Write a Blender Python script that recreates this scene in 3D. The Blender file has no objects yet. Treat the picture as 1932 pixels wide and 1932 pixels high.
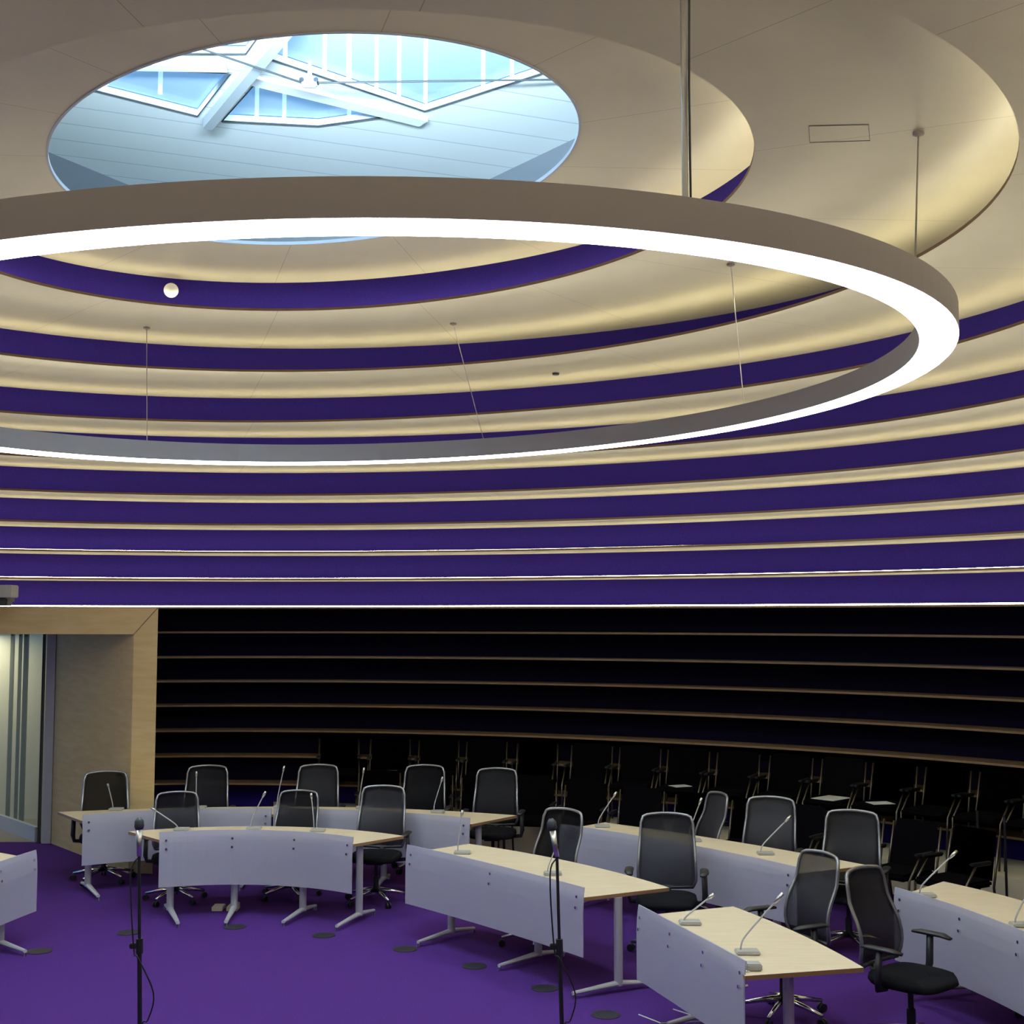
import bpy, bmesh, math, random
from mathutils import Vector, Matrix
R = math.radians
sc = bpy.context.scene
COL = sc.collection
EYE = 2.7
# ------------------------------------------------------------------ camera, world, exposure
cam = bpy.data.cameras.new('camera'); camo = bpy.data.objects.new('camera', cam); COL.objects.link(camo)
camo.location = (0, 0, EYE)
camo.rotation_euler = (R(90) + math.atan(197 / 2450.), 0, 0)
cam.sensor_width = 36; cam.lens = 2450 / 1932. * 36; cam.clip_end = 200; cam.clip_start = .05
sc.camera = camo
w = bpy.data.worlds.new('sky'); sc.world = w; w.use_nodes = True
bg = w.node_tree.nodes['Background']
bg.inputs[0].default_value = (.17, .47, 1.0, 1); bg.inputs[1].default_value = .95
sc.view_settings.view_transform = 'Standard'; sc.view_settings.look = 'None'
sc.view_settings.exposure = 0; sc.view_settings.gamma = 1; sc.view_settings.use_curve_mapping = False
sc.cycles.use_denoising = True
sc.cycles.max_bounces = 8; sc.cycles.diffuse_bounces = 4; sc.cycles.transparent_max_bounces = 8
RING_POWER = 18
COVE_POWER = 25.0
# added unseen area lamp in the roof well, brightens the boarded ceiling
la = bpy.data.lights.new('added_well_fill', 'AREA'); la.shape = 'RECTANGLE'; la.size = 3.2; la.size_y = .3
la.energy = 520; la.color = (.62, .84, 1.0)
lo = bpy.data.objects.new('added_well_fill', la); COL.objects.link(lo)
lo.location = (-1.2, 5.95, EYE + 3.2)
lo.rotation_euler = (R(122), 0, 0); la.spread = R(75)

# ------------------------------------------------------------------ materials
def mat(name, col, rough=.6, metal=0., spec=.5, coat=0., emit=None, es=0., alpha=1.):
    m = bpy.data.materials.new(name); m.use_nodes = True
    b = m.node_tree.nodes['Principled BSDF']
    b.inputs['Base Color'].default_value = (*col, 1); b.inputs['Roughness'].default_value = rough
    b.inputs['Metallic'].default_value = metal; b.inputs['Specular IOR Level'].default_value = spec
    b.inputs['Coat Weight'].default_value = coat
    b.inputs['Alpha'].default_value = alpha
    if emit:
        b.inputs['Emission Color'].default_value = (*emit, 1); b.inputs['Emission Strength'].default_value = es
    return m
def nodes(m): return m.node_tree.nodes, m.node_tree.links, m.node_tree.nodes['Principled BSDF']
def noisy(m, c1, c2, scale=20., stretch=(1, 1, 1), bump=0., detail=4.):
    n, l, b = nodes(m)
    tc = n.new('ShaderNodeTexCoord'); mp = n.new('ShaderNodeMapping'); mp.inputs['Scale'].default_value = stretch
    nz = n.new('ShaderNodeTexNoise'); nz.inputs['Scale'].default_value = scale; nz.inputs['Detail'].default_value = detail
    rp = n.new('ShaderNodeValToRGB'); rp.color_ramp.elements[0].color = (*c1, 1); rp.color_ramp.elements[1].color = (*c2, 1)
    rp.color_ramp.elements[0].position = .3; rp.color_ramp.elements[1].position = .7
    l.new(tc.outputs['Object'], mp.inputs['Vector']); l.new(mp.outputs[0], nz.inputs['Vector'])
    l.new(nz.outputs[0], rp.inputs[0]); l.new(rp.outputs[0], b.inputs['Base Color'])
    if bump:
        bp = n.new('ShaderNodeBump'); bp.inputs['Strength'].default_value = bump; bp.inputs['Distance'].default_value = .01
        l.new(nz.outputs[0], bp.inputs['Height']); l.new(bp.outputs[0], b.inputs['Normal'])
    return rp
C0 = (-1.188, 8.1)
def birch_panels():
    """birch veneer with fine joints running outward from the room's middle"""
    m = mat('birch_ceiling', (.6, .53, .4), .38, spec=.35)
    n, l, b = nodes(m)
    rp = noisy(m, (.495, .46, .35), (.535, .50, .38), 2.2, (1, 1, 1))
    geo = n.new('ShaderNodeNewGeometry'); sep = n.new('ShaderNodeSeparateXYZ'); l.new(geo.outputs['Position'], sep.inputs[0])
    def M(op, a, bb=None):
        k = n.new('ShaderNodeMath'); k.operation = op
        for i, v in enumerate((a, bb)):
            if v is None: continue
            if isinstance(v, (int, float)): k.inputs[i].default_value = v
            else: l.new(v, k.inputs[i])
        return k.outputs[0]
    x = M('SUBTRACT', sep.outputs[0], C0[0]); y = M('SUBTRACT', sep.outputs[1], C0[1])
    ang = M('ARCTAN2', y, x); rad = M('SQRT', M('ADD', M('MULTIPLY', x, x), M('MULTIPLY', y, y)))
    u = M('FRACT', M('ADD', M('MULTIPLY', ang, 14 / 6.28318), .37))
    dist = M('MULTIPLY', M('MULTIPLY', M('ABSOLUTE', M('SUBTRACT', u, .5)), 6.28318 / 14), rad)
    line = M('LESS_THAN', dist, .0022)
    mx = n.new('ShaderNodeMix'); mx.data_type = 'RGBA'
    l.new(line, mx.inputs[0]); l.new(rp.outputs[0], mx.inputs[6]); mx.inputs[7].default_value = (.27, .23, .15, 1)
    l.new(mx.outputs[2], b.inputs['Base Color'])
    return m
M_soffit = birch_panels()
M_birch = mat('birch', (.55, .42, .24), .7, spec=.15); noisy(M_birch, (.60, .42, .19), (.68, .50, .25), 3., (1, 1, 6))
M_top = mat('birch_tabletop', (.70, .57, .36), .32, spec=.4); noisy(M_top, (.76, .64, .44), (.84, .72, .51), 4, (1, 6, 1))
M_ply = mat('plywood_edge', (.26, .155, .08), .6); noisy(M_ply, (.22, .13, .07), (.32, .2, .1), 8., (1, 1, 60))
M_purple = mat('purple_fabric', (.085, .032, .36), .9, spec=.1); noisy(M_purple, (.015, .008, .115), (.021, .0105, .145), 60.)
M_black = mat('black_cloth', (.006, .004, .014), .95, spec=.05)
M_shelf = mat('shelf_ply', (.19, .12, .06), .6)
M_carpet = mat('purple_carpet', (.10, .035, .22), 1., spec=.05); noisy(M_carpet, (.060, .020, .142), (.090, .031, .20), 140., bump=.4)
M_lampw = mat('warm_strip', (1, 1, 1), emit=(1, .91, .64), es=COVE_POWER)
M_ringl = mat('ring_diffuser', (1, 1, 1), emit=(.86, .95, 1.0), es=RING_POWER)
M_ringb = mat('ring_casing', (.33, .295, .285), .5)
M_steel = mat('brushed_steel', (.62, .62, .6), .3, metal=1.)
M_chrome = mat('chrome', (.75, .75, .74), .16, metal=1.)
M_alu = mat('silver_paint', (.50, .50, .52), .4, metal=.25)
M_plast = mat('black_plastic', (.012, .012, .014), .45)
M_fab = mat('black_fabric', (.007, .007, .009), .9, spec=.1); noisy(M_fab, (.005, .005, .007), (.011, .011, .014), 200.)
M_fab2 = mat('black_upholstery', (.0035, .003, .004), 1., spec=.03)
M_white = mat('white_board', (.78, .82, .84), .6)
M_grey = mat('grey_board', (.13, .15, .175), .6)
M_lip = mat('painted_lip', (.40, .46, .56), .5)
M_dark = mat('dark_metal', (.03, .035, .04), .5)
M_paper = mat('paper', (.75, .75, .72), .8)
M_cream = mat('cream_floor', (.62, .56, .40), .5); noisy(M_cream, (.58, .52, .37), (.66, .60, .43), 3.)
M_disc = mat('dark_floor_disc', (.015, .013, .02), .6)
M_glass = mat('glass', (.8, .95, 1.), .03, spec=.5, alpha=.25)
M_glass2 = mat('clear_glass', (.75, .85, .75), .03, alpha=.1)
M_corr = mat('corridor_wall', (.60, .57, .40), .7)
M_lightgrey = mat('light_grey_plastic', (.42, .41, .38), .5)
def frosted():
    m = mat('frosted_screen', (.66, .66, .76), .35, spec=.4)
    n, l, b = nodes(m); out = n['Material Output']
    tr = n.new('ShaderNodeBsdfTranslucent'); tr.inputs[0].default_value = (.66, .66, .80, 1)
    tp = n.new('ShaderNodeBsdfRefraction'); tp.inputs['Color'].default_value = (.92, .92, 1, 1); tp.inputs['Roughness'].default_value = .42; tp.inputs['IOR'].default_value = 1.25
    m1 = n.new('ShaderNodeMixShader'); m2 = n.new('ShaderNodeMixShader')
    m1.inputs[0].default_value = .2; l.new(b.outputs[0], m1.inputs[1]); l.new(tr.outputs[0], m1.inputs[2])
    m2.inputs[0].default_value = .28; l.new(m1.outputs[0], m2.inputs[1]); l.new(tp.outputs[0], m2.inputs[2])
    l.new(m2.outputs[0], out.inputs[0]); return m
M_screen = frosted()
def meshcloth():
    m = mat('chair_mesh', (.03, .028, .034), .7)
    n, l, b = nodes(m); out = n['Material Output']
    tp = n.new('ShaderNodeBsdfTransparent'); mx = n.new('ShaderNodeMixShader'); mx.inputs[0].default_value = .12
    l.new(b.outputs[0], mx.inputs[1]); l.new(tp.outputs[0], mx.inputs[2]); l.new(mx.outputs[0], out.inputs[0]); return m
M_mesh = meshcloth()
def boards():
    """white boarding with narrow open joints, all running one way"""
    m = mat('white_boarding', (.80, .84, .86), .55)
    n, l, b = nodes(m)
    geo = n.new('ShaderNodeNewGeometry'); mp = n.new('ShaderNodeVectorMath'); mp.operation = 'DOT_PRODUCT'
    mp.inputs[1].default_value = (-math.sin(R(22)), math.cos(R(22)), 0)
    l.new(geo.outputs['Position'], mp.inputs[0])
    fr = n.new('ShaderNodeMath'); fr.operation = 'MULTIPLY'; fr.inputs[1].default_value = 1 / .42; l.new(mp.outputs['Value'], fr.inputs[0])
    f2 = n.new('ShaderNodeMath'); f2.operation = 'FRACT'; l.new(fr.outputs[0], f2.inputs[0])
    f3 = n.new('ShaderNodeMath'); f3.operation = 'LESS_THAN'; f3.inputs[1].default_value = .035; l.new(f2.outputs[0], f3.inputs[0])
    mx = n.new('ShaderNodeMix'); mx.data_type = 'RGBA'; l.new(f3.outputs[0], mx.inputs[0])
    mx.inputs[6].default_value = (.80, .84, .86, 1); mx.inputs[7].default_value = (.5, .54, .62, 1)
    l.new(mx.outputs[2], b.inputs['Base Color']); return m
M_boards = boards()

# ------------------------------------------------------------------ mesh helpers
def obj(name, bm, m, parent=None, smooth=False):
    me = bpy.data.meshes.new(name); bmesh.ops.recalc_face_normals(bm, faces=bm.faces); bm.to_mesh(me); bm.free()
    for mm in (m if isinstance(m, (list, tuple)) else [m]): me.materials.append(mm)
    if smooth:
        for p in me.polygons: p.use_smooth = True
    o = bpy.data.objects.new(name, me); COL.objects.link(o)
    if parent: o.parent = parent
    return o
def struct(name, bm, m, parent=None, smooth=False):
    o = obj(name, bm, m, parent, smooth)
    if not parent: o['kind'] = 'structure'
    return o
def thing(name, label, cat, loc=(0, 0, 0), rz=0, group=None):
    o = bpy.data.objects.new(name, None); COL.objects.link(o); o.empty_display_size = .1
    o.location = loc; o.rotation_euler = (0, 0, rz); o['label'] = label; o['category'] = cat
    if group: o['group'] = group
    return o
def tag(o, label, cat, group=None):
    o['label'] = label; o['category'] = cat
    if group: o['group'] = group
    return o
def box(bm, c, s, rot=None, bev=0.):
    r = bmesh.ops.create_cube(bm, size=1); vs = r['verts']
    M = Matrix.Translation(c) @ (rot.to_4x4() if rot else Matrix.Identity(4)) @ Matrix.Diagonal((*s, 1))
    bmesh.ops.transform(bm, matrix=M, verts=vs)
    if bev: bmesh.ops.bevel(bm, geom=list({e for v in vs for e in v.link_edges}), offset=bev, segments=2, affect='EDGES')
    return bm
def tube(bm, pts, r, seg=8, cap=True, flat=1.):
    """sweep a round section along points; r may be a list"""
    pts = [Vector(p) for p in pts]; n = len(pts); rs = r if isinstance(r, (list, tuple)) else [r] * n
    rings = []; up = None
    for i, p in enumerate(pts):
        d = (pts[min(i + 1, n - 1)] - pts[max(i - 1, 0)]).normalized()
        if up is None:
            up = Vector((0, 0, 1)) if abs(d.z) < .9 else Vector((1, 0, 0))
        a = d.cross(up).normalized(); b = a.cross(d).normalized(); up = b
        rings.append([bm.verts.new(p + (a * math.cos(t) + b * math.sin(t) * flat) * rs[i]) for t in [2 * math.pi * k / seg for k in range(seg)]])
    for i in range(n - 1):
        for k in range(seg):
            bm.faces.new((rings[i][k], rings[i][(k + 1) % seg], rings[i + 1][(k + 1) % seg], rings[i + 1][k]))
    if cap:
        bm.faces.new(rings[0][::-1]); bm.faces.new(rings[-1])
    return bm
def curve(pts, n=5):
    p = [Vector(q) for q in pts]; p = [p[0] * 2 - p[1]] + p + [p[-1] * 2 - p[-2]]; out = []
    for i in range(1, len(p) - 2):
        for j in range(n):
            t = j / n; a, b, c, d = p[i - 1:i + 3]
            out.append(.5 * (2 * b + (c - a) * t + (2 * a - 5 * b + 4 * c - d) * t * t + (3 * b - a - 3 * c + d) * t ** 3))
    return out + [p[-2]]
def lathe(bm, prof, seg=20, c=(0, 0, 0)):
    rings = []
    for r, z in prof:
        if r < 1e-5: rings.append([bm.verts.new((c[0], c[1], c[2] + z))])
        else: rings.append([bm.verts.new((c[0] + r * math.cos(2 * math.pi * k / seg), c[1] + r * math.sin(2 * math.pi * k / seg), c[2] + z)) for k in range(seg)])
    for a, b in zip(rings, rings[1:]):
        for k in range(seg):
            k2 = (k + 1) % seg
            if len(a) == 1 and len(b) == 1: continue
            if len(a) == 1: bm.faces.new((a[0], b[k], b[k2]))
            elif len(b) == 1: bm.faces.new((a[k], a[k2], b[0]))
            else: bm.faces.new((a[k], a[k2], b[k2], b[k]))
    for rg in (rings[0], rings[-1]):
        if len(rg) > 1:
            try: bm.faces.new(rg)
            except ValueError: pass
    return bm
def prism(bm, outline, z0, z1):
    lo = [bm.verts.new((x, y, z0)) for x, y in outline]; hi = [bm.verts.new((x, y, z1)) for x, y in outline]
    n = len(outline); bm.faces.new(lo[::-1]); bm.faces.new(hi)
    for i in range(n): bm.faces.new((lo[i], lo[(i + 1) % n], hi[(i + 1) % n], hi[i]))
    return bm
B = bmesh.new
def children(o): return [c for c in bpy.data.objects if c.parent == o]
def copy_tree(o, parent=None, cache={}):
    c = o.copy(); COL.objects.link(c); c.parent = parent
    if o.name not in cache: cache[o.name] = children(o)
    for ch in cache[o.name]: copy_tree(ch, c)
    return c

# ------------------------------------------------------------------ the room's shell: stepped rings
SV = [8.4041, -0.7643, -0.296, -0.1009, -0.2554, 0.1161, 0.23, 1.438, -0.3232, 0.2401, 0.1348, -0.093, 0.0182, 0.0313, -1.1872, -0.1802, -0.3808, -0.0266, -0.0222, -0.0051, -0.0064, 0.2223, 0.0302, 0.0317, 0.027, 0.0043, -0.0, 0.0106, 0.3297, 0.073, 0.0427, -0.0556, 0.0065, -0.0477]
W01 = {0: [2.8394, 0.1706, 0.0112, -0.2232, -0.6023, -0.0501, 0.1918], 1: [4.4214, -0.1614, -0.0231, 0.0345, -0.1837, 0.0545, 0.1219]}
ELL = {0: (-1.223, 7.505, 1.384, 1.889, .667), 1: (-1.236, 7.508, 2.209, 2.815, .761), 2: (-1.344, 7.406, 3.396, 4.059, .887)}
ZO = {3: -.004, 4: -.012, 5: .004, 6: .026, 7: .042, 8: .045, 9: .016, 10: .012, 11: .008, 12: .012, 13: .012, 14: .004, 15: 0, 16: -.024}
def fb(t): return [1, math.cos(t), math.sin(t), math.cos(2 * t), math.sin(2 * t), math.cos(3 * t), math.sin(3 * t)]
def rimR(k, t):
    if k < 3:
        cx, cy, a, b, ph = ELL[k]; S = 1.08
        cx *= S; cy *= S; a *= S; b *= S
        dx, dy = math.cos(t), math.sin(t); ox, oy = C0[0] - cx, C0[1] - cy
        c, s = math.cos(ph), math.sin(ph)
        du, dv = (dx * c + dy * s) / a, (-dx * s + dy * c) / b; ou, ov = (ox * c + oy * s) / a, (-ox * s + oy * c) / b
        A = du * du + dv * dv; Bq = 2 * (du * ou + dv * ov); Cq = ou * ou + ov * ov - 1
        return (-Bq + math.sqrt(Bq * Bq - 4 * A * Cq)) / (2 * A)
    u = (k - 9.5) / 6.5; f = fb(t)
    return sum(f[j] * sum(SV[d * 7 + j] * u ** d for d in range(4)) for j in range(7))
def wallR(k, t):
    if k < 2: v = sum(a * b for a, b in zip(W01[k], fb(t)))
    elif k <= 8:
        u = (k - 5) / 4.; f = fb(t)[:3]
        v = rimR(k + 1, t) + sum(f[j] * (SV[28 + j] + SV[31 + j] * u) for j in range(3))
    else: v = rimR(k + 1, t) + .36
    return max(v, rimR(k + 1, t) + .12)
def Zr(k):
    z = (.074 + (9 - k) * .29) if k <= 9 else (-.206 - (k - 10) * .29)
    return EYE + z * 1.08 + ZO.get(k, 0)
TH = .022
NSEG = 200
ANG = [2 * math.pi * i / NSEG for i in range(NSEG)]
def P(rad, t, z): return (C0[0] + rad * math.cos(t), C0[1] + rad * math.sin(t), z)
OPEN = [R(a) for a in range(168, 473, 2)] + [R(474.2)]   # below the portal head the rings stop at the doorway
def ringbm(fa, fz, loops, closed=True, ang=ANG, matidx=None):
    """loops: list of (radius function, z); quads between neighbours"""
    bm = B(); rows = [[bm.verts.new(P(f(t), t, z)) for t in ang] for f, z in loops]
    n = len(ang)
    for i in range(len(rows) - (0 if closed else 1)):
        a, b = rows[i], rows[(i + 1) % len(rows)]
        for k in range(n if len(ang) == NSEG else n - 1):
            f = bm.faces.new((a[k], a[(k + 1) % n], b[(k + 1) % n], b[k]))
            if matidx: f.material_index = matidx[i]
    return bm
names = {0: 'ceiling', 1: 'ceiling', 2: 'ceiling'}
tn = 0
for k in range(17):
    z = Zr(k); outer = (lambda t, k=k: wallR(k, t) + .05) if k < 16 else (lambda t: wallR(15, t) + .05)
    if k == 15: outer = lambda t: wallR(14, t) + .1
    if k >= 10: outer = (lambda t, k=k: rimR(k, t) + .42)
    rim = lambda t, k=k: rimR(k, t)
    top = z + TH
    ms = [M_soffit, M_ply, M_soffit] if k < 10 else [M_shelf, M_ply, M_shelf]
    # bottom (soffit), inner edge, top
    bm = ringbm(None, None, [(outer, z), (rim, z), (rim, top), (outer, top)], True, matidx=[0, 1, 2, 2], ang=ANG if k < 10 else OPEN)
    if k < 3: nm = 'ceiling'
    else: tn += 1; nm = 'trim_%d' % tn
    pan = struct(nm, bm, ms)
    if 1 <= k <= 9:
        rec = {5: .095, 6: .12, 7: .135, 8: .10, 9: .02}.get(k, .12)
        hh = .008 if k < 9 else .014
        bm = ringbm(None, None, [(lambda t, k=k: rimR(k, t) + rec, top), (lambda t, k=k: rimR(k, t) + rec, top + hh), (lambda t, k=k: rimR(k, t) + rec + .028, top + hh), (lambda t, k=k: rimR(k, t) + rec + .028, top)], True)
        st = obj('light_strip', bm, M_lampw, pan); st['label'] = 'glowing warm light strip lying on the ledge'
# fabric bands between the ledges
for k in range(16):
    z1 = Zr(k) if k else Zr(0); z0 = Zr(k + 1) + TH
    if k <= 8: f = lambda t, k=k: wallR(k, t)
    else: f = lambda t, k=k: rimR(k + 1, t) + .36 if k < 15 else rimR(16, t) + .36
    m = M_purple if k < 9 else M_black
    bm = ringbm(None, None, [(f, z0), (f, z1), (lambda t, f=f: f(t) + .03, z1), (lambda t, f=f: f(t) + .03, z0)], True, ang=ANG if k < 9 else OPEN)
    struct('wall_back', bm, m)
f16 = lambda t: rimR(16, t) + .3
bm = ringbm(None, None, [(f16, .02), (f16, Zr(16)), (lambda t: f16(t) + .03, Zr(16)), (lambda t: f16(t) + .03, .02)], True, ang=OPEN)
struct('wall_back', bm, M_purple)
# floor
bm = B(); prism(bm, [P(12, t, 0)[:2] for t in ANG[::2]], -.1, 0)
struct('floor', bm, M_carpet)
# raised step along the wall
sa = [R(a) for a in range(22, 104, 2)]
hs = .33
bm = ringbm(None, None, [(lambda t: rimR(14, t) - .82, 0.0), (lambda t: rimR(14, t) - .82, hs), (lambda t: rimR(16, t) + .29, hs), (lambda t: rimR(16, t) + .29, 0)], True, ang=sa)
for e in (0, -1):
    pass
struct('floor', bm, M_cream)

# ------------------------------------------------------------------ roof light above the round opening
SK = 1.25
zc = EYE + 3.456 * SK
SKP = lambda pl: [(x * SK, y * SK) for x, y in pl]
# thin white lip round the opening
bm = ringbm(None, None, [(lambda t: rimR(0, t) - .006, Zr(0) - .004), (lambda t: rimR(0, t) - .006, Zr(0) + .022), (lambda t: rimR(0, t) + .01, Zr(0) + .022), (lambda t: rimR(0, t) + .01, Zr(0) - .004)], True)
struct('trim_20', bm, M_lip)
well = [(-3.95, 8.5), (-3.47, 9.43), (-3.06, 10.23), (-2.55, 10.95), (-.78, 10.95), (-.17, 10.04), (.5, 9.11), (1.2, 8.1), (1.2, 4.6), (-3.95, 4.6)]
well = SKP(well)
bm = B(); n = len(well)
lo_ = [bm.verts.new((x, y, Zr(0) + TH)) for x, y in well]; hi_ = [bm.verts.new((x, y, zc)) for x, y in well]
for i in range(n): bm.faces.new((lo_[i], lo_[(i + 1) % n], hi_[(i + 1) % n], hi_[i]))
struct('wall_rooflight', bm, M_grey)
bm = B()
for i in range(1, 6):
    a, b = Vector((*well[i], 0)), Vector((*well[i + 1], 0)); d = (b - a).normalized(); nn = Vector((-d.y, d.x, 0))
    if nn.dot(Vector((-1.2, 8, 0)) - a) < 0: nn = -nn
    q = [a + nn * .02, b + nn * .02]
    z0, z1 = Zr(0) + .02, Zr(0) + .16
    vs = [bm.verts.new((q[0].x, q[0].y, z0)), bm.verts.new((q[1].x, q[1].y, z0)), bm.verts.new((q[1].x, q[1].y, z1)), bm.verts.new((q[0].x, q[0].y, z1))]
    bm.faces.new(vs)
struct('baseboard_rooflight', bm, M_dark)
# white boarded ceiling with glazed openings
panes = [[(-3.1, 7.55), (-2.83, 8.25), (-2.18, 8.75), (-1.79, 8.03), (-2.42, 7.97), (-2.75, 7.5)],
         [(-2.03, 8.84), (-1.37, 8.93), (-.84, 8.75), (-1.61, 8.09)],
         [(-1.50, 7.83), (-.60, 8.66), (.19, 8.04), (.5, 7.4), (-.3, 6.7), (-1.1, 7.0)],
         [(-2.3, 7.75), (-1.64, 7.75), (-1.33, 7.15), (-2.2, 7.0)]]
panes = [SKP(p) for p in panes]
cu = bpy.data.curves.new('opening', 'CURVE'); cu.dimensions = '2D'; cu.fill_mode = 'BOTH'; cu.extrude = .03
for pl in [[(-5.1, 5.6), (1.7, 5.6), (1.7, 13.9), (-5.1, 13.9)]] + panes:
    sp = cu.splines.new('POLY'); sp.points.add(len(pl) - 1); sp.use_cyclic_u = True
    for i, (x, y) in enumerate(pl): sp.points[i].co = (x, y, 0, 1)
tmp = bpy.data.objects.new('tmp', cu); COL.objects.link(tmp)
dg = bpy.context.evaluated_depsgraph_get(); me = bpy.data.meshes.new_from_object(tmp.evaluated_get(dg))
bpy.data.objects.remove(tmp); me.materials.clear(); me.materials.append(M_boards)
o = bpy.data.objects.new('ceiling', me); COL.objects.link(o); o.location = (0, 0, zc + .03); o['kind'] = 'structure'
for i, pl in enumerate(panes):
    bm = B(); pts = [(x, y, zc - .002) for x, y in pl] + [(pl[0][0], pl[0][1], zc - .002), (pl[1][0], pl[1][1], zc - .002)]
    tube(bm, pts, .009, 4)
    fr = struct('window_%d' % (i + 1), bm, M_dark)
    bm = B(); prism(bm, pl, zc + .07, zc + .08); g = obj('pane', bm, M_glass, fr)
    g['label'] = 'blue tinted glass pane'
ORD = ['first', 'second', 'third', 'fourth', 'fifth', 'sixth', 'seventh', 'eighth', 'ninth', 'tenth', 'eleventh', 'twelfth', 'thirteenth', 'fourteenth', 'fifteenth']
# added glowing rods above the panes, imitating reflection streaks in the glass
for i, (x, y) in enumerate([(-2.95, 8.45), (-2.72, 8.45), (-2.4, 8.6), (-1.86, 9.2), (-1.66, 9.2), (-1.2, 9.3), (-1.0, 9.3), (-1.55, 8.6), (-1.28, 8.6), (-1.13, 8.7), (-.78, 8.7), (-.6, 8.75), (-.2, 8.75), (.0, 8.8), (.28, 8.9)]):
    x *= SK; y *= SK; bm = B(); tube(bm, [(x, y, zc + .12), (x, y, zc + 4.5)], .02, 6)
    tag(obj('reflection_streak', bm, mat('streak_glow%d' % i, (.9, .95, 1.), .6, emit=(.55, .9, 1.), es=.9), None), 'pale upright reflection streak in the roof glass, %s from the left' % ORD[i], 'rod', 'added reflection streaks behind the roof glass')
# beams under the glazing
def beam(name, a, b, wd, z, h, m, label):
    a = Vector((a[0] * SK, a[1] * SK, z)); b = Vector((b[0] * SK, b[1] * SK, z)); d = b - a
    bm = B(); box(bm, (0, 0, 0), (d.length, wd, h)); bmesh.ops.transform(bm, matrix=Matrix.Translation((a + b) / 2) @ Matrix.Rotation(math.atan2(d.y, d.x), 4, 'Z'), verts=bm.verts)
    o = obj(name, bm, m); tag(o, label, 'beam'); return o
beam('roof_beam', (-1.08, 6.9), (-2.12, 8.80), .085, zc - .05, .09, mat('beam_paint', (.42, .46, .5), .5), 'grey roof beam running down to a dark end plate under the glazing')
beam('roof_beam', (-1.72, 8.08), (-.62, 8.83), .15, zc - .018, .03, M_white, 'broad white roof beam between the large and lower glass panes')
beam('roof_beam', (-2.75, 7.88), (-1.80, 7.92), .12, zc - .018, .03, M_white, 'short level white roof beam above the left glass pane')
hub = thing('cable_hub', 'steel hub where two roof cables and a white rod meet', 'bracket', (-1.31 * SK * .965, 8.15 * SK * .965, zc - .16))
bm = B(); box(bm, (0, 0, -.01), (.12, .05, .08), bev=.012); obj('plate', bm, M_alu, hub)
bm = B(); tube(bm, [(0, 0, .03), (0, 0, .16)], [.02, .012], 8); obj('rod', bm, M_white, hub)
for s in (-1, 1):
    bm = B(); tube(bm, [(s * .055, -.04, 0), (s * .055, .03, 0)], .02, 10); obj('bolt', bm, M_chrome, hub)
for a, b, lab in (((-1.65, 9.82, zc - .17), (-2.75, 9.1, zc - .05), 'thin dark roof cable from the hub to the upper edge'), ((-1.51, 9.83, zc - .17), (.45, 10.05, zc - .05), 'thin dark roof cable running from the hub across the big pane')):
    bm = B(); tube(bm, [a, b], .008, 6); tag(obj('roof_cable', bm, M_dark), lab, 'cable')

# ------------------------------------------------------------------ hanging ring lamp
zt = 1.08
RC = Vector((-.8946 * zt, 7.6134 * zt, EYE + 1.31 * zt)); RR = 3.357 * zt; RW = .1973 * zt; RH = .1474 * zt
ring = thing('ring_pendant', 'huge grey ring lamp with bright white underside hanging on wires', 'ceiling lamp', RC)
def rz(x, y): return .039 * x - .0028 * y
def ringloop(prof, m, name, seg=160):
    bm = B(); rows = []
    for r, z in prof: rows.append([bm.verts.new((r * math.cos(t), r * math.sin(t), z + rz(r * math.cos(t), r * math.sin(t)))) for t in [2 * math.pi * i / seg for i in range(seg)]])
    for i in range(len(rows)):
        a, b = rows[i], rows[(i + 1) % len(rows)]
        for k in range(seg): bm.faces.new((a[k], a[(k + 1) % seg], b[(k + 1) % seg], b[k]))
    return obj(name, bm, m, ring)
ringloop([(RR, 0.004), (RR, RH), (RR - RW, RH), (RR - RW, .004)], M_ringb, 'casing')
ringloop([(RR - .004, 0), (RR - .004, .0035), (RR - RW + .004, .0035), (RR - RW + .004, 0)], M_ringl, 'diffuser')
def soff(x, y):
    t = math.atan2(y - C0[1], x - C0[0]); r = math.hypot(x - C0[0], y - C0[1])
    k = 0
    while k < 15 and r > wallR(k, t) - .01: k += 1
    while r < rimR(k, t) and k: k -= 1
    return Zr(k)
def hang(a, b, label, r=.0035):
    t = thing('suspension_wire', label, 'wire', a, 0)
    d = Vector(b) - Vector(a)
    bm = B(); tube(bm, [(0, 0, -.005), d], r, 6); obj('wire', bm, M_steel, t)
    bm = B(); lathe(bm, [(0, 0), (.03, 0), (.03, -.012), (.01, -.02), (0, -.02)], 12); obj('ceiling_cap', bm, M_ringb, t)
def ringtop(x, y): return (x, y, RC.z + RH + rz(x - RC.x, y - RC.y))
def onring(ang, off=.1): r = RR - off; return ringtop(RC.x + r * math.cos(ang), RC.y + r * math.sin(ang))
zs = Zr(1)
def onray(q, far=True):
    # point on the ring's crown whose plan direction from the room's front is q
    r = RR - .1; a = q * q + 1; b = 2 * (-q * RC.x - RC.y); c = RC.x ** 2 + RC.y ** 2 - r * r
    y = (-b + (1 if far else -1) * math.sqrt(b * b - 4 * a * c)) / (2 * a)
    return ringtop(q * y, y)
hang((-3.28, 11.49, zs), onray(-.2832), 'thin vertical wire holding the ring lamp above the two left desks')
hang((-.52, 11.32, zs), onray(-.022), 'slanting thin wire holding the far middle of the ring lamp')
hang((1.61, 9.38, zs), onray(.1805), 'slightly slanting thin wire at the far right of the ring lamp')
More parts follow.
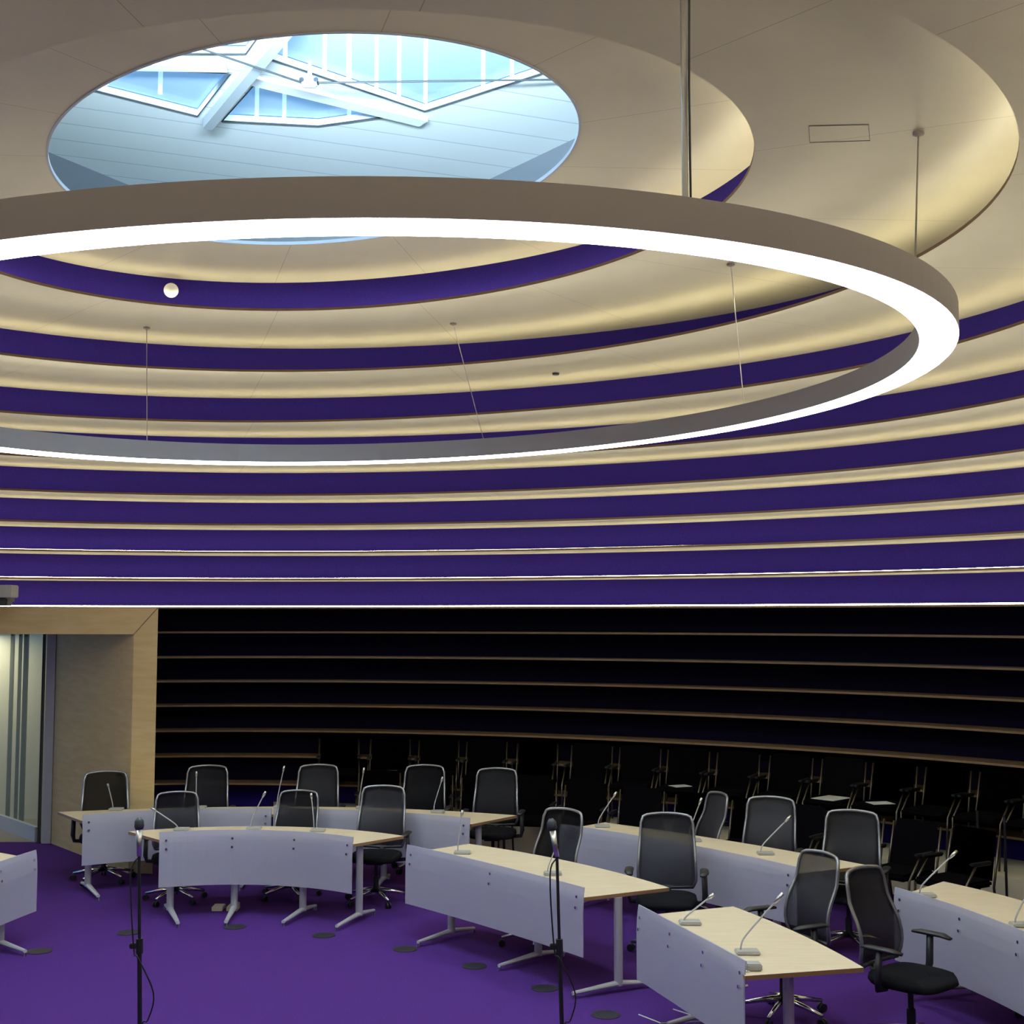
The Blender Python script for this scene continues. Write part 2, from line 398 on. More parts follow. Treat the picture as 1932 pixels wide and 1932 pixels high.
hang((2.18, 6.78, zs), onray(.316, False), 'thin wire from a dark ceiling cap to the near right of the ring lamp', .005)
SX, SY, bz = onray(.1365, False)
cr = thing('supply_rod', 'thick steel tube with a cable leading down to the near edge of the ring lamp', 'rod', (SX, SY, 0))
bm = B(); tube(bm, [(0, 0, bz), (0, 0, zs + .3)], .013, 8); obj('tube', bm, M_steel, cr)
bm = B(); tube(bm, [(.022, 0, bz), (.02, 0, bz + .5), (.026, 0, zs)], .005, 6); obj('cable', bm, M_dark, cr)
# hatch in the ceiling, small fitting, globe
bm = B(); hq = [Vector((1.57, 6.68, zs)), Vector((1.88, 6.66, zs)), Vector((1.95, 6.89, zs)), Vector((1.63, 6.92, zs))]
cx = sum(hq, Vector()) / 4
prism(bm, [(v.x, v.y) for v in hq], zs - .001, zs + .005)
ht = tag(obj('access_hatch', bm, M_soffit), 'outlined rectangular hatch in the birch ceiling right of the ring lamp', 'hatch')
bm = B(); tube(bm, [(v.x, v.y, zs - .001) for v in hq] + [hq[0]], .0022, 4); obj('joint', bm, M_dark, ht)
bm = B(); lathe(bm, [(0, 0), (.035, 0), (.03, -.02), (0, -.025)], 12, (.41, 12.02, Zr(2)))
tag(obj('ceiling_fitting', bm, M_dark), 'tiny dark round fitting under the second cream ledge', 'fitting')
gx, gy, gz = -2.90, 10.86, EYE + 2.765
gt = math.atan2(gy - C0[1], gx - C0[0]); gr = wallR(0, gt)
gl = thing('globe_lamp', 'small white globe on the topmost purple band', 'lamp', (gx, gy, gz))
bm = B(); bmesh.ops.create_uvsphere(bm, u_segments=20, v_segments=12, radius=.062); obj('globe', bm, mat('opal', (.85, .85, .85), .4, emit=(1, 1, 1), es=.0), gl, True)
bm = B(); v = Vector((math.cos(gt), math.sin(gt), 0)); dd = gr - math.hypot(gx - C0[0], gy - C0[1])
tube(bm, [v * .05, v * max(dd, .08)], .012, 8); obj('stem', bm, M_steel, gl)

# ------------------------------------------------------------------ door portal at the left
A_ = Vector((-3.66, 13.62)); bm = B()
def quadwall(bm, pts, z0, z1):
    lo = [bm.verts.new((x, y, z0)) for x, y in pts]; hi = [bm.verts.new((x, y, z1)) for x, y in pts]
    for i in range(len(pts) - 1): bm.faces.new((lo[i], lo[i + 1], hi[i + 1], hi[i]))
ptop = EYE + .092; lin = EYE - .19
FW = 13.93
post = [(-3.785, FW), (-4.045, FW + .02), (-5.50, 15.76), (-5.50, 17.0), (-4.78, 17.0), (-4.42, 15.9)]
bm = B(); prism(bm, post, 0, lin); 
struct('wall_left', bm, M_birch)
head = [(-3.785, FW), (-10.5, FW + .5), (-10.5, 17.0), (-4.78, 17.0), (-4.42, 15.9)]
bm = B(); prism(bm, head, lin, ptop)
hd = struct('wall_left', bm, M_birch)
bm = B(); tube(bm, [(-3.79, FW - .003, ptop), (-4.045, FW + .017, lin)], .004, 4); struct('trim_21', bm, M_ply)
# glazed door and jambs
bm = B(); box(bm, (-5.56, 15.78, lin / 2), (.11, .06, lin)); struct('trim_22', bm, M_alu)
dr = struct('door_1', box(B(), (-5.66, 15.80, lin / 2), (.025, .05, lin)), M_dark)
a, b = Vector((-5.70, 15.84)), Vector((-6.75, 17.1)); d = b - a; rotz = Matrix.Rotation(math.atan2(d.y, d.x), 3, 'Z'); mid = (a + b) / 2
bm = B(); box(bm, (mid.x, mid.y, .09), (d.length, .05, .18), rotz); obj('bottom_rail', bm, M_alu, dr)
bm = B(); box(bm, (mid.x, mid.y, 1.3), (d.length, .015, 2.3), rotz); obj('pane', bm, M_glass2, dr)
for f, wd in ((.55, .05), (.68, .03), (.86, .04)):
    q = a + d * f + Vector((.2, .6)) * .3; bm = B(); box(bm, (q.x, q.y, 1.25), (wd, .05, 2.5)); obj('mullion', bm, mat('dark_mullion%d' % int(f * 100), (.12, .13, .1), .5), dr)
bm = B(); quadwall(bm, [(-9.6, 17.6), (-5.52, 17.6)], 0, lin); struct('wall_corridor', bm, M_corr)
bm = B(); quadwall(bm, [(-5.52, 17.6), (-5.52, 16.0)], 0, lin); struct('wall_corridor', bm, M_corr)
bm = B(); prism(bm, [(-9.6, 15.83), (-5.62, 15.83), (-5.62, 17.6), (-9.6, 17.6)], .001, .006); struct('floor', bm, mat('corridor_floor', (.25, .2, .12), .3))
ll = bpy.data.lights.new('corridor_light', 'AREA'); ll.size = 1.; ll.energy = 22; ll.color = (1, .95, .72); llo = bpy.data.objects.new('corridor_light', ll); COL.objects.link(llo); llo.location = (-7.2, 16.9, lin - .05)
# wall projector above the portal
pj = thing('wall_projector', 'pale grey box with dark round lens fixed over the doorway', 'projector', (-5.36, 13.55, EYE + .2))
bm = B(); box(bm, (0, 0, .06), (.36, .22, .13), bev=.008); obj('body', bm, M_lightgrey, pj)
bm = B(); tube(bm, [(-.13, -.14, .0), (-.13, -.08, .0)], .09, 18); obj('lens', bm, M_plast, pj)
bm = B(); box(bm, (-.02, .03, -.05), (.28, .16, .08), bev=.01); box(bm, (0, .25, -.02), (.06, .3, .05)); obj('bracket', bm, M_dark, pj)

# ------------------------------------------------------------------ desks
def arc3(a, m, b, n=32, ext=0.):
    """circle arc through three plan points"""
    ax, ay = a; bx, by = m; cx, cy = b
    D = 2 * (ax * (by - cy) + bx * (cy - ay) + cx * (ay - by))
    if abs(D) < 1e-3: return [(ax + (cx - ax) * i / n, ay + (cy - ay) * i / n) for i in range(n + 1)]
    ux = ((ax * ax + ay * ay) * (by - cy) + (bx * bx + by * by) * (cy - ay) + (cx * cx + cy * cy) * (ay - by)) / D
    uy = ((ax * ax + ay * ay) * (cx - bx) + (bx * bx + by * by) * (ax - cx) + (cx * cx + cy * cy) * (bx - ax)) / D
    r = math.hypot(ax - ux, ay - uy); t0 = math.atan2(ay - uy, ax - ux); t1 = math.atan2(cy - uy, cx - ux)
    d = (t1 - t0 + math.pi) % (2 * math.pi) - math.pi
    return [(ux + r * math.cos(t0 + d * (i / n)), uy + r * math.sin(t0 + d * (i / n))) for i in range(n + 1)]
ZT = .70
def inset(poly3, c, dd):
    return [tuple(Vector(p) + (Vector(c) - Vector(p)).normalized() * dd) for p in poly3]
def desk(name, label, front, back, scr, legs, z0=.29):
    """front/back/scr: three plan points each; legs: (x, y, toe x, toe y)"""
    o = thing(name, label, 'desk', (scr[1][0], scr[1][1], 0), 0, 'curved birch desks with frosted front screens')
    ox, oy = scr[1]
    L = lambda pts: [(x - ox, y - oy) for x, y in pts]
    fa, ba = L(arc3(*front)), L(arc3(*back))
    bm = B(); prism(bm, fa + ba[::-1], ZT - .026, ZT)
    for f in bm.faces:
        if abs(f.normal.z) < .5 and f.calc_area() < 99: pass
    bmesh.ops.recalc_face_normals(bm, faces=bm.faces)
    for f in bm.faces: f.material_index = 0 if abs(f.normal.z) > .5 else 1
    obj('tabletop', bm, [M_top, M_edge], o)
    s = L(arc3(*scr)); bm = B(); n = len(s)
    nrm = []
    for i in range(n):
        d = Vector(s[min(i + 1, n - 1)]) - Vector(s[max(i - 1, 0)]); nn = Vector((-d.y, d.x)).normalized()
        if nn.dot(Vector(ba[i]) - Vector(s[i])) < 0: nn = -nn
        nrm.append(nn)
    # the screen leans back a little over its top third
    prof = [(0, z0), (0, .60), (.004, .68), (.009, .73), (.016, .775)]
    rows = [[bm.verts.new((s[i][0] + nrm[i].x * (q + th), s[i][1] + nrm[i].y * (q + th), z)) for i in range(n)] for th in (0, .008) for q, z in prof]
    m_ = len(prof)
    for g in (0, m_):
        for j in range(m_ - 1):
            for i in range(n - 1): bm.faces.new((rows[g + j][i], rows[g + j][i + 1], rows[g + j + 1][i + 1], rows[g + j + 1][i]))
    for j in (0, m_ - 1):
        for i in range(n - 1): bm.faces.new((rows[j][i], rows[j][i + 1], rows[m_ + j][i + 1], rows[m_ + j][i]))
    for i in (0, n - 1):
        for j in range(m_ - 1): bm.faces.new((rows[j][i], rows[j + 1][i], rows[m_ + j + 1][i], rows[m_ + j][i]))
    sc_ = obj('modesty_screen', bm, M_screen, o)
    ns = max(2, len(legs)) if len(legs) > 2 else 4
    for j in range(ns):
        i = int(round(1 + (n - 3) * j / (ns - 1))); px, py = s[i]; nn = nrm[i]
        for zz, q in ((.70, .012), (.625, .0)):
            bm = B(); c = Vector((px, py, zz)) + Vector((nn.x, nn.y, 0)) * q
            tube(bm, [c - Vector((nn.x, nn.y, 0)) * .012, c + Vector((nn.x, nn.y, 0)) * .05], .011, 8); obj('stud', bm, M_chrome, sc_)
    for (x, y, tx, ty) in legs:
        x, y, tx, ty = x - ox, y - oy, tx - ox, ty - oy
        bm = B(); tube(bm, [(x, y, .05), (x, y, ZT - .028)], .032, 14); lg = obj('leg', bm, M_alu, o)
        d = Vector((tx - x, ty - y)); dn = d.normalized(); r = Vector((x, y)) - dn * .27
        bm = B(); tube(bm, [(tx, ty, .04), (x, y, .065), (r.x, r.y, .04)], [.018, .030, .018], 10, flat=.7); obj('foot', bm, M_alu, lg)
        for q in ((tx, ty), (r.x, r.y)):
            bm = B(); lathe(bm, [(0, 0), (.02, 0), (.016, .03), (0, .035)], 10, (q[0] * 1., q[1] * 1., 0)); obj('glide', bm, M_chrome, lg)
    return o
M_edge = mat('tabletop_edge', (.30, .17, .08), .5)
desk('conference_desk', 'curved birch desk at the left of the inner ring, full length in view',
     ((-3.17, 11.86), (-2.33, 12.02), (-1.41, 11.62)), ((-3.58, 12.32), (-2.35, 12.62), (-.99, 12.07)), ((-3.15, 11.80), (-2.33, 11.93), (-1.40, 11.54)),
     [(-3.10, 12.02, -2.91, 11.56), (-2.53, 12.07, -2.50, 11.60), (-1.89, 11.98, -2.0, 11.60), (-1.36, 11.80, -1.51, 11.44)])
desk('conference_desk', 'pale birch desk in the middle of the inner ring, beside the right microphone stand',
     ((-.80, 11.28), (-.16, 10.46), (.507, 9.454)), ((-.379, 11.657), (.50, 10.80), (1.163, 9.80)), ((-.90, 11.17), (-.24, 10.40), (.50, 9.425)),
     [(-.51, 11.17, -.77, 10.89), (.206, 10.43, -.10, 10.17), (.768, 9.607, .43, 9.44)], .29)
desk('conference_desk', 'nearest birch desk, cut by the lower frame edge, with two chairs at its right',
     ((.95, 8.93), (1.16, 8.16), (1.30, 7.43)), ((1.53, 9.177), (1.81, 8.42), (2.01, 7.603)), ((.832, 8.88), (1.10, 8.06), (1.294, 7.45)),
     [(1.60, 7.72, 1.25, 7.72), (1.25, 8.85, 1.02, 8.75)], .29)
desk('conference_desk', 'birch desk at the left of the outer ring, beside the birch doorway post',
     ((-4.227, 12.95), (-3.45, 13.28), (-2.42, 13.36)), ((-4.662, 13.526), (-3.60, 13.80), (-2.42, 13.91)), ((-4.17, 12.82), (-3.42, 13.17), (-2.42, 13.25)),
     [(-4.18, 13.045, -3.95, 12.65), (-3.3, 13.5, -3.25, 13.05), (-2.7, 13.55, -2.68, 13.1)], .29)
desk('conference_desk', 'outer ring birch desk directly behind the gap between left and middle inner desks',
     ((-2.40, 13.36), (-1.35, 13.20), (-.389, 12.74)), ((-2.40, 13.91), (-1.2, 13.76), (.048, 13.298)), ((-2.40, 13.25), (-1.35, 13.07), (-.41, 12.62)),
     [(-2.1, 13.55, -2.1, 13.1), (-1.3, 13.4, -1.35, 12.95), (-.33, 12.98, -.5, 12.6)], .29)
desk('conference_desk', 'long birch desk at the right of the outer ring, behind the front-facing mesh chair',
     ((.52, 12.46), (1.38, 11.50), (2.18, 10.30)), ((.90, 12.85), (1.90, 11.86), (2.877, 10.654)), ((.437, 12.28), (1.36, 11.32), (2.186, 10.19)),
     [(.75, 12.45, .5, 12.15), (1.55, 11.6, 1.3, 11.4), (2.12, 10.62, 1.9, 10.5)], .33)
desk('conference_desk', 'birch desk running out of the right edge of the picture',
     ((2.78, 9.52), (3.12, 8.64), (3.28, 7.5)), ((3.267, 10.024), (3.66, 9.2), (3.88, 7.6)), ((2.716, 9.44), (3.02, 8.6), (3.19, 7.5)),
     [(3.05, 9.5, 2.8, 9.4), (3.35, 8.5, 3.05, 8.45)], .27)
desk('conference_desk', 'white-fronted desk end at the left edge of the picture',
     ((-4.02, 10.99), (-4.2, 10.2), (-4.25, 9.4)), ((-4.45, 11.3), (-4.72, 10.3), (-4.8, 9.35)), ((-3.92, 10.93), (-4.05, 10.2), (-4.12, 9.4)),
     [(-4.16, 10.80, -3.88, 10.60), (-4.4, 9.9, -4.05, 9.85)], .28)

# gooseneck microphones standing on the desks
goose = [
 ((-4.14, 13.67), (-4.20, .97), 'gooseneck microphone at the left end of the outer ring, in front of the doorway chair'),
 ((-3.31, 13.80), (-3.31, 1.08), 'upright gooseneck microphone before the chair beside the doorway post'),
 ((-2.47, 13.86), (-2.40, 1.13), 'gooseneck microphone between the second and third outer chairs, left one'),
 ((-1.60, 13.78), (-1.55, 1.12), 'gooseneck microphone just right of the third outer chair'),
 ((-.80, 13.50), (-.71, 1.06), 'gooseneck microphone between the two chairs right of the outer left desks'),
 ((-3.14, 12.40), (-3.40, .91), 'gooseneck microphone leaning far left on the left inner desk'),
 ((-2.47, 12.45), (-2.33, 1.05), 'gooseneck microphone leaning right between two chairs on the left inner desk'),
 ((-1.85, 12.33), (-1.88, 1.05), 'almost upright gooseneck microphone before the middle chair of the left inner desk'),
 ((-.46, 11.19), (-.42, 1.06), 'gooseneck microphone at the far end of the middle inner desk'),
 ((.276, 10.287), (.35, .93), 'gooseneck microphone behind the right microphone stand'),
 ((.82, 12.58), (1.0, 1.03), 'gooseneck microphone at the far end of the long outer desk'),
 ((1.58, 11.8), (1.7, 1.08), 'gooseneck microphone rising behind the front-facing mesh chair'),
 ((2.097, 11.15), (2.36, 1.02), 'gooseneck microphone leaning right near the end of the long outer desk'),
 ((1.121, 8.664), (1.32, .89), 'low bent gooseneck microphone at the far end of the nearest desk'),
 ((1.36, 7.92), (1.62, 1.05), 'long gooseneck microphone in the middle of the nearest desk'),
 ((2.92, 9.50), (3.2, 1.02), 'gooseneck microphone at the far end of the desk at the right edge'),
 ((3.26, 8.605), (3.36, .93), 'gooseneck microphone cut by the right edge of the picture')]
for (bx, by), (tx, tz), lab in goose:
    g = thing('gooseneck_microphone', lab, 'microphone', (bx, by, ZT), 0, 'gooseneck microphones on the desks')
    big = by < 9.0
    bm = B(); box(bm, (.04, -.01, .012), (.14, .10, .022), bev=.006); obj('base', bm, M_lightgrey, g)
    d = Vector((tx - bx, 0, tz - ZT)); 
    pts = [Vector((0, 0, .02)), Vector((d.x * .06, 0, d.z * .22)), Vector((d.x * .25, 0, d.z * .40)), Vector((d.x * .62, 0, d.z * .70)), Vector((d.x * .80, 0, d.z * .84))]
    bm = B(); tube(bm, curve(pts), .0055, 6); obj('neck', bm, M_alu, g, True)
    bm = B(); tube(bm, [pts[-1], Vector((d.x * .9, 0, d.z * .92)), d], [.008, .013, .011], 8); obj('capsule', bm, M_steel, g, True)
bm = B(); box(bm, (0, 0, .02), (.09, .09, .04), bev=.008); t = tag(obj('control_box', bm, M_lightgrey), 'small grey box on the corner of the nearest desk', 'box'); t.location = (1.37, 7.56, ZT)

# ------------------------------------------------------------------ task chairs
def chair_proto():
    c = thing('task_chair', 'x', 'chair', (0, 0, 0), 0, 'black mesh task chairs at the desks')
    # faces -y ; seat centre above origin
    bm = B(); prof = []
    n = 24
    out = []
    for i in range(n):
        t = 2 * math.pi * i / n; ct, st = math.cos(t), math.sin(t)
        out.append((.245 * math.copysign(abs(ct) ** .55, ct), .24 * math.copysign(abs(st) ** .6, st) - .02))
    rows = []
    for sc_, z in ((.55, .405), (.93, .41), (1., .435), (.97, .465), (.85, .478), (.4, .472)):
        rows.append([bm.verts.new((x * sc_, y * sc_, z - (.02 if y < -.2 and z > .43 else 0))) for x, y in out])
    for a, b in zip(rows, rows[1:]):
        for k in range(n): bm.faces.new((a[k], a[(k + 1) % n], b[(k + 1) % n], b[k]))
    bm.faces.new(rows[0][::-1]); bm.faces.new(rows[-1]); obj('seat', bm, M_fab, c, True)
    # backrest: curved tapered mesh inside a rim
    def bp(u, v):   # u -1..1, v 0..1
        wd = .245 - .035 * v; 
        if v < .12: wd *= .86 + .14 * v / .12
        z = .50 + .55 * v + .018 * (1 - u * u) * v; y = .215 + .10 * v - .05 * math.sin(math.pi * min(v * 1.5, 1)) + .045 * (1 - u * u)
        return Vector((u * wd, y, z))
    bm = B(); NU, NV = 10, 10
    g = [[bm.verts.new(bp(-1 + 2 * i / NU, j / NV)) for i in range(NU + 1)] for j in range(NV + 1)]
    for j in range(NV):
        for i in range(NU): bm.faces.new((g[j][i], g[j][i + 1], g[j + 1][i + 1], g[j + 1][i]))
    r = bmesh.ops.solidify(bm, geom=bm.faces[:], thickness=.008)
    bk = obj('backrest', bm, M_mesh, c, True)
    pts = [bp(-1, j / 10) for j in range(11)]; top = [bp(-1 + 2 * i / 10, 1) for i in range(11)]
    # round the upper corners
    side = pts[:10]; path = side + [bp(-.93, .985)] + top[1:10] + [bp(.93, .985)] + [bp(1, j / 10) for j in range(9, -1, -1)]
    bm = B(); tube(bm, path, [.012] * len(path), 8); obj('back_frame', bm, mat('frame_grey', (.28, .28, .29), .3, metal=.7), c, True)
    bm = B(); tube(bm, [bp(1, 0) , bp(.5, -.02), bp(0, -.03), bp(-.5, -.02), bp(-1, 0)], .014, 8)
    tube(bm, [(0, .26, .48), (0, .24, .40), (0, .08, .37)], [.03, .035, .03], 8); obj('back_carrier', bm, M_plast, c, True)
    for s in (-1, 1):
        bm = B(); tube(bm, [(s * .20, .05, .40), (s * .29, .05, .41), (s * .305, .04, .47), (s * .30, .03, .645)], [.018, .02, .024, .022], 8)
        ar = obj('armrest', bm, M_plast, c, True)
        bm = B(); tube(bm, [(s * .295, .15, .655), (s * .30, .10, .66), (s * .30, -.06, .66), (s * .285, -.12, .65)], [.022, .036, .036, .022], 10, flat=.42); obj('arm_pad', bm, M_plast, ar, True)
    bm = B(); tube(bm, [(0, 0, .10), (0, 0, .25), (0, 0, .26), (0, 0, .41)], [.028, .028, .018, .018], 12); box(bm, (0, .02, .39), (.18, .24, .04), bev=.01); obj('column', bm, M_plast, c)
    bm = B()
    for k in range(5):
        t = 2 * math.pi * k / 5 + .3; ct, st = math.cos(t), math.sin(t)
        tube(bm, [(.02 * ct, .02 * st, .125), (.16 * ct, .16 * st, .105), (.31 * ct, .31 * st, .075)], [.026, .018, .013], 8)
    obj('star_base', bm, M_chrome, c, True)
    for k in range(5):
        t = 2 * math.pi * k / 5 + .3; ct, st = math.cos(t), math.sin(t)
        bm = B(); q = Vector((.31 * ct, .31 * st, .03)); s_ = Vector((-st, ct, 0))
        tube(bm, [q - s_ * .022, q - s_ * .006], .029, 12); tube(bm, [q + s_ * .006, q + s_ * .022], .029, 12); obj('caster', bm, M_plast, c)
    return c
CH = chair_proto()
# seat x, y, facing angle (0 = towards the camera side, -y), size, label
def face(fx, fy): return math.atan2(fx, -fy)
chairs = [
 (-4.19, 13.56, face(.3, -1), 1.0, 'mesh chair in front of the birch doorway recess'),
 (-3.30, 14.08, face(.1, -1), 1.0, 'mesh chair at the outer ring, just right of the birch doorway post'),
 (-2.13, 14.16, face(0, -1), 1.0, 'mesh chair behind the outer ring, above the middle chair of the left inner desk'),
 (-.98, 14.12, face(-.08, -1), 1.0, 'mesh chair at the outer ring, half behind the left inner desk\'s right chair'),
 (-.20, 13.82, face(-.12, -1), 1.0, 'mesh chair at the right end of the two outer left desks'),
 (-3.21, 12.62, face(.25, -1), .92, 'mesh chair at the left of the left inner desk'),
 (-2.15, 12.80, face(-.12, -1), .91, 'mesh chair at the middle of the left inner desk'),
 (-1.29, 12.55, face(-.12, -1), .98, 'mesh chair at the right of the left inner desk'),
 (.22, 10.95, face(-.85, -.9), 1.0, 'mesh chair seen half side-on behind the far end of the middle inner desk'),
 (1.24, 10.62, face(-.14, -1), 1.0, 'mesh chair facing the camera behind the middle inner desk, its seat and arms in view'),
 (1.60, 12.10, face(-1, -.3), 1.0, 'dark mesh chair seen edge-on behind the long outer desk'),
 (2.22, 11.62, face(-.42, -1), 1.0, 'mesh chair at the middle of the long outer desk'),
 (2.74, 10.80, face(-.42, -1), 1.0, 'mesh chair at the right end of the long outer desk'),
 (1.84, 9.02, face(-1, -.45), 1.0, 'mesh chair turned towards the far side of the nearest desk'),
 (2.50, 8.36, face(.66, -.72), 1.0, 'empty mesh chair turned away to the right of the nearest desk'),
 (3.72, 8.95, face(-1, -.5), 1.0, 'mesh chair cut by the right edge of the picture'),
]
for i, (x, y, a, s, lab) in enumerate(chairs):
    c = CH if i == 0 else copy_tree(CH)
    c.location = (x, y, 0); c.rotation_euler = (0, 0, a); c.scale = (s, s, s); c['label'] = lab
    c['category'] = 'chair'; c['group'] = 'black mesh task chairs at the desks'

# ------------------------------------------------------------------ audience chairs along the wall
def aud_proto():
    c = thing('audience_chair', 'x', 'chair')
    bm = B(); box(bm, (0, -.01, .45), (.46, .46, .06), bev=.02); obj('seat', bm, M_fab2, c)
    bm = B(); NU, NV = 6, 5
    def bp(u, v): return Vector((u * (.235 - .02 * v), .20 + .10 * v + .02 * (1 - u * u), .47 + .40 * v))
    g = [[bm.verts.new(bp(-1 + 2 * i / NU, j / NV)) for i in range(NU + 1)] for j in range(NV + 1)]
    for j in range(NV):
        for i in range(NU): bm.faces.new((g[j][i], g[j][i + 1], g[j + 1][i + 1], g[j + 1][i]))
    bmesh.ops.solidify(bm, geom=bm.faces[:], thickness=.03); obj('backrest', bm, M_fab2, c)
    for s in (-1, 1):
        bm = B(); tube(bm, [(s * .245, -.22, .01), (s * .25, -.19, .43), (s * .25, -.02, .62), (s * .25, .16, .62)], .011, 8); obj('front_leg', bm, M_chrome2, c, True)
        bm = B(); tube(bm, [(s * .245, .27, .01), (s * .25, .20, .42), (s * .245, .30, .84)], .011, 8); obj('rear_leg', bm, M_chrome2, c, True)
        bm = B(); box(bm, (s * .25, .04, .635), (.045, .26, .022), bev=.008); obj('arm_pad', bm, M_plast, c)
    return c
M_chrome2 = mat('dull_chrome', (.11, .095, .075), .4, metal=1.)
AU = aud_proto()
rowA = [(-2.15, 16.32, 1.69), (-1.51, 16.19, 1.61), (-0.91, 16.04, 1.54), (-0.33, 15.85, 1.46), (0.27, 15.62, 1.38), (0.89, 15.35, 1.29), (1.42, 15.09, 1.21), (1.93, 14.81, 1.14), (2.43, 14.51, 1.06), (2.93, 14.17, 0.97), (3.4, 13.82, 0.9), (3.82, 13.46, 0.82), (4.23, 13.08, 0.74), (4.61, 12.67, 0.67), (4.96, 12.24, 0.59)]
rowB = [(-1.56, 15.36, 1.62), (-0.95, 15.16, 1.54), (-0.37, 14.88, 1.45), (0.2, 14.57, 1.36), (0.74, 14.22, 1.27), (1.28, 13.84, 1.17), (1.79, 13.43, 1.06), (2.27, 13.0, 0.96), (2.66, 12.6, 0.86), (3.05, 12.15, 0.76), (3.41, 11.69, 0.66), (3.76, 11.27, 0.57)]
ords = ['first', 'second', 'third', 'fourth', 'fifth', 'sixth', 'seventh', 'eighth', 'ninth', 'tenth', 'eleventh', 'twelfth', 'thirteenth', 'fourteenth', 'fifteenth']
first = True
for row, nm, h, d in ((rowA, 'back row by the slatted wall', hs, .08), (rowB, 'front row before the step', 0, 0)):
    for i, (x, y, t) in enumerate(row):
        c = AU if first else copy_tree(AU); first = False
        x -= math.cos(t) * d; y -= math.sin(t) * d
        c.location = (x, y, h); c.rotation_euler = (0, 0, t - math.pi / 2)
        c['label'] = 'black audience chair, %s from the left in the %s' % (ords[i], nm)
        c['category'] = 'chair'; c['group'] = 'black audience chairs, ' + nm
# papers lying on seats
for i, (x, y, t, s, lab) in enumerate([(rowA[1][0], rowA[1][1], .1, .8, 'dim sheet of paper on a back row seat behind the outer left desks'), (rowA[7][0], rowA[7][1], .4, .8, 'narrow pale sheet on a back row seat above the front-facing mesh chair'),
                                      (rowA[10][0], rowA[10][1], .75, 1.3, 'large white open sheet on a back row seat'), (rowA[11][0], rowA[11][1], .2, .9, 'small crumpled grey sheet on a back row seat')]):
    bm = B(); box(bm, (0, 0, 0), (.26 * s, .21 * s, .004)); o = tag(obj('paper_sheet', bm, M_paper), lab, 'paper', 'papers left on the back row seats')
    tt = rowA[[1, 7, 10, 11][i]][2]
    o.location = (x - math.cos(tt) * .12, y - math.sin(tt) * .12, hs + .483); o.rotation_euler = (0, 0, t)

# ------------------------------------------------------------------ floor microphones
def mic_stand(x, y, hz, lean, label, hand=(0, 0)):
    t = thing('microphone_stand', label, 'microphone stand', (x, y, 0))
    bm = B(); lathe(bm, [(0, 0), (.15, 0), (.15, .012), (.03, .03), (0, .03)], 24); obj('base', bm, M_plast, t)
    top = Vector((lean, 0, hz - .22))
    bm = B(); tube(bm, [(0, 0, .03), top * .62], .013, 10); tube(bm, [top * .60, top], .009, 10); obj('pole', bm, M_plast, t)
    bm = B(); tube(bm, [top * .60, top * .66], .02, 10); box(bm, top * .63 + Vector((-.03, 0, 0)), (.05, .03, .03), bev=.005); obj('clutch', bm, M_plast, t)
    tip = Vector((lean + hand[0], hand[1], hz)); ax = (tip - top).normalized()
    bm = B(); tube(bm, [top, top + ax * .06, top + ax * .15], [.014, .015, .02], 10); m = obj('microphone', bm, M_steel, t, True)
    bm = B(); tube(bm, [top + ax * .15, top + ax * .165, top + ax * .195, top + ax * .215], [.022, .028, .026, .012], 12); obj('grille', bm, M_dark, m, True)
    bm = B(); tube(bm, curve([top, top + Vector((-.04, -.02, -.10)), top * .62 + Vector((-.03, -.01, .0)), top * .62 + Vector((.0, -.02, -.05)), top * .4 + Vector((.08, -.01, .05)), top * .36 + Vector((.05, -.01, -.04)), top * .3 + Vector((.015, -.015, 0)), (.02, -.02, .05)]), .0045, 6); obj('cable', bm, M_plast, t, True)
    return t
mic_stand(-2.08, 7.5, 1.565, -.035, 'black microphone stand on the carpet in front of the left inner desk', (-.005, .0))
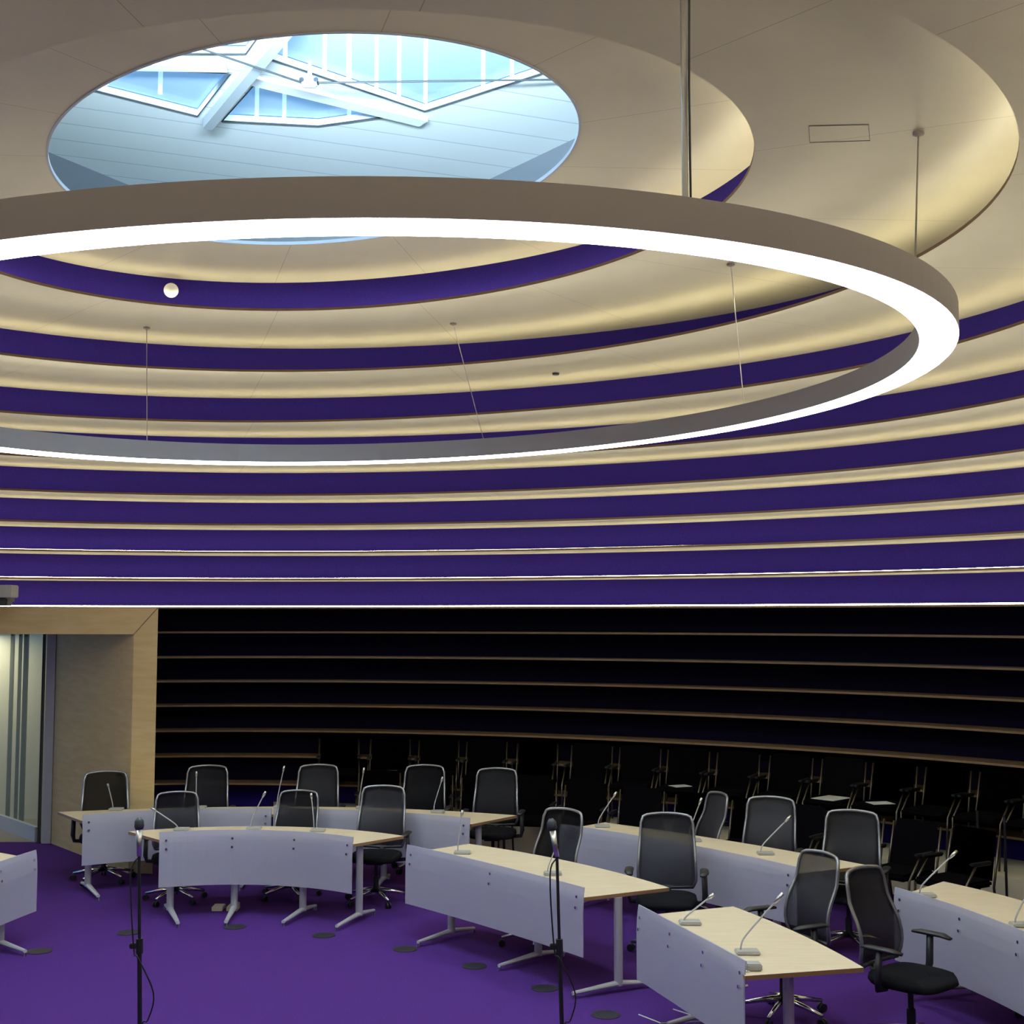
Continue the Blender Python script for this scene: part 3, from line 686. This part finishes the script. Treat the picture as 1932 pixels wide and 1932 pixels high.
mic_stand(.29, 7.5, 1.56, -.035, 'black microphone stand before the middle inner desk, its silver microphone tilted', (-.035, .02))
# dark stands by the wall on the right
for x, y, lab in ((4.35, 11.65, 'thin black pole on a round foot near the right-hand wall'), (4.2, 11.9, 'thin black pole close beside the pole with the round foot')):
    t = thing('pole_stand', lab, 'stand', (x, y, 0), 0, 'black poles near the right-hand wall')
    bm = B(); tube(bm, [(0, 0, .02), (0, 0, .95)], .012, 8); obj('pole', bm, M_plast, t)
    bm = B(); lathe(bm, [(0, 0), (.13, 0), (.12, .02), (.02, .04), (0, .04)], 18); obj('base', bm, M_plast, t)
# floor outlets
for (x, y), lab in zip([(-3.819, 10.752), (-3.28, 11.369), (-2.418, 11.578), (-1.597, 11.277), (-.871, 10.819), (-.291, 10.305), (.239, 9.701), (.638, 9.071)],
    ['beside the toe of the desk at the left edge', 'left of the left inner desk, behind the left microphone stand', 'under the screen of the left inner desk, near its second leg', 'before the right half of the left inner desk',
     'before the far end of the middle inner desk', 'before the middle of the middle inner desk', 'just left of the right microphone stand', 'between the middle and nearest desks, by the lower edge']):
    bm = B(); lathe(bm, [(0, .0), (.10, 0), (.10, .004), (.085, .006), (0, .006)], 28); o = tag(obj('floor_outlet', bm, M_disc), 'dark round floor outlet ' + lab, 'floor outlet', 'round floor outlets in the purple carpet'); o.location = (x, y, .0)
for x, lab in ((-2.71, 'cream socket box on the carpet under the left inner desk, left one'), (-2.575, 'cream socket box on the carpet under the left inner desk, next to a leg')):
    bm = B(); box(bm, (0, 0, .02), (.10, .14, .04), bev=.004); o = tag(obj('socket_box', bm, M_cream), lab, 'socket box', 'cream socket boxes under the desk'); o.location = (x, 12.25, 0)
bm = B(); 
for a, b in (((.861, 9.071), (.99, 8.88)), ((.99, 8.88), (1.30, 8.93)), ((1.11, 9.19), (1.24, 9.03))):
    tube(bm, [(*a, .003), (*b, .003)], .005, 4)
tag(obj('floor_hatch', bm, M_alu), 'thin metal edging of a floor hatch beside the nearest desk', 'floor hatch')
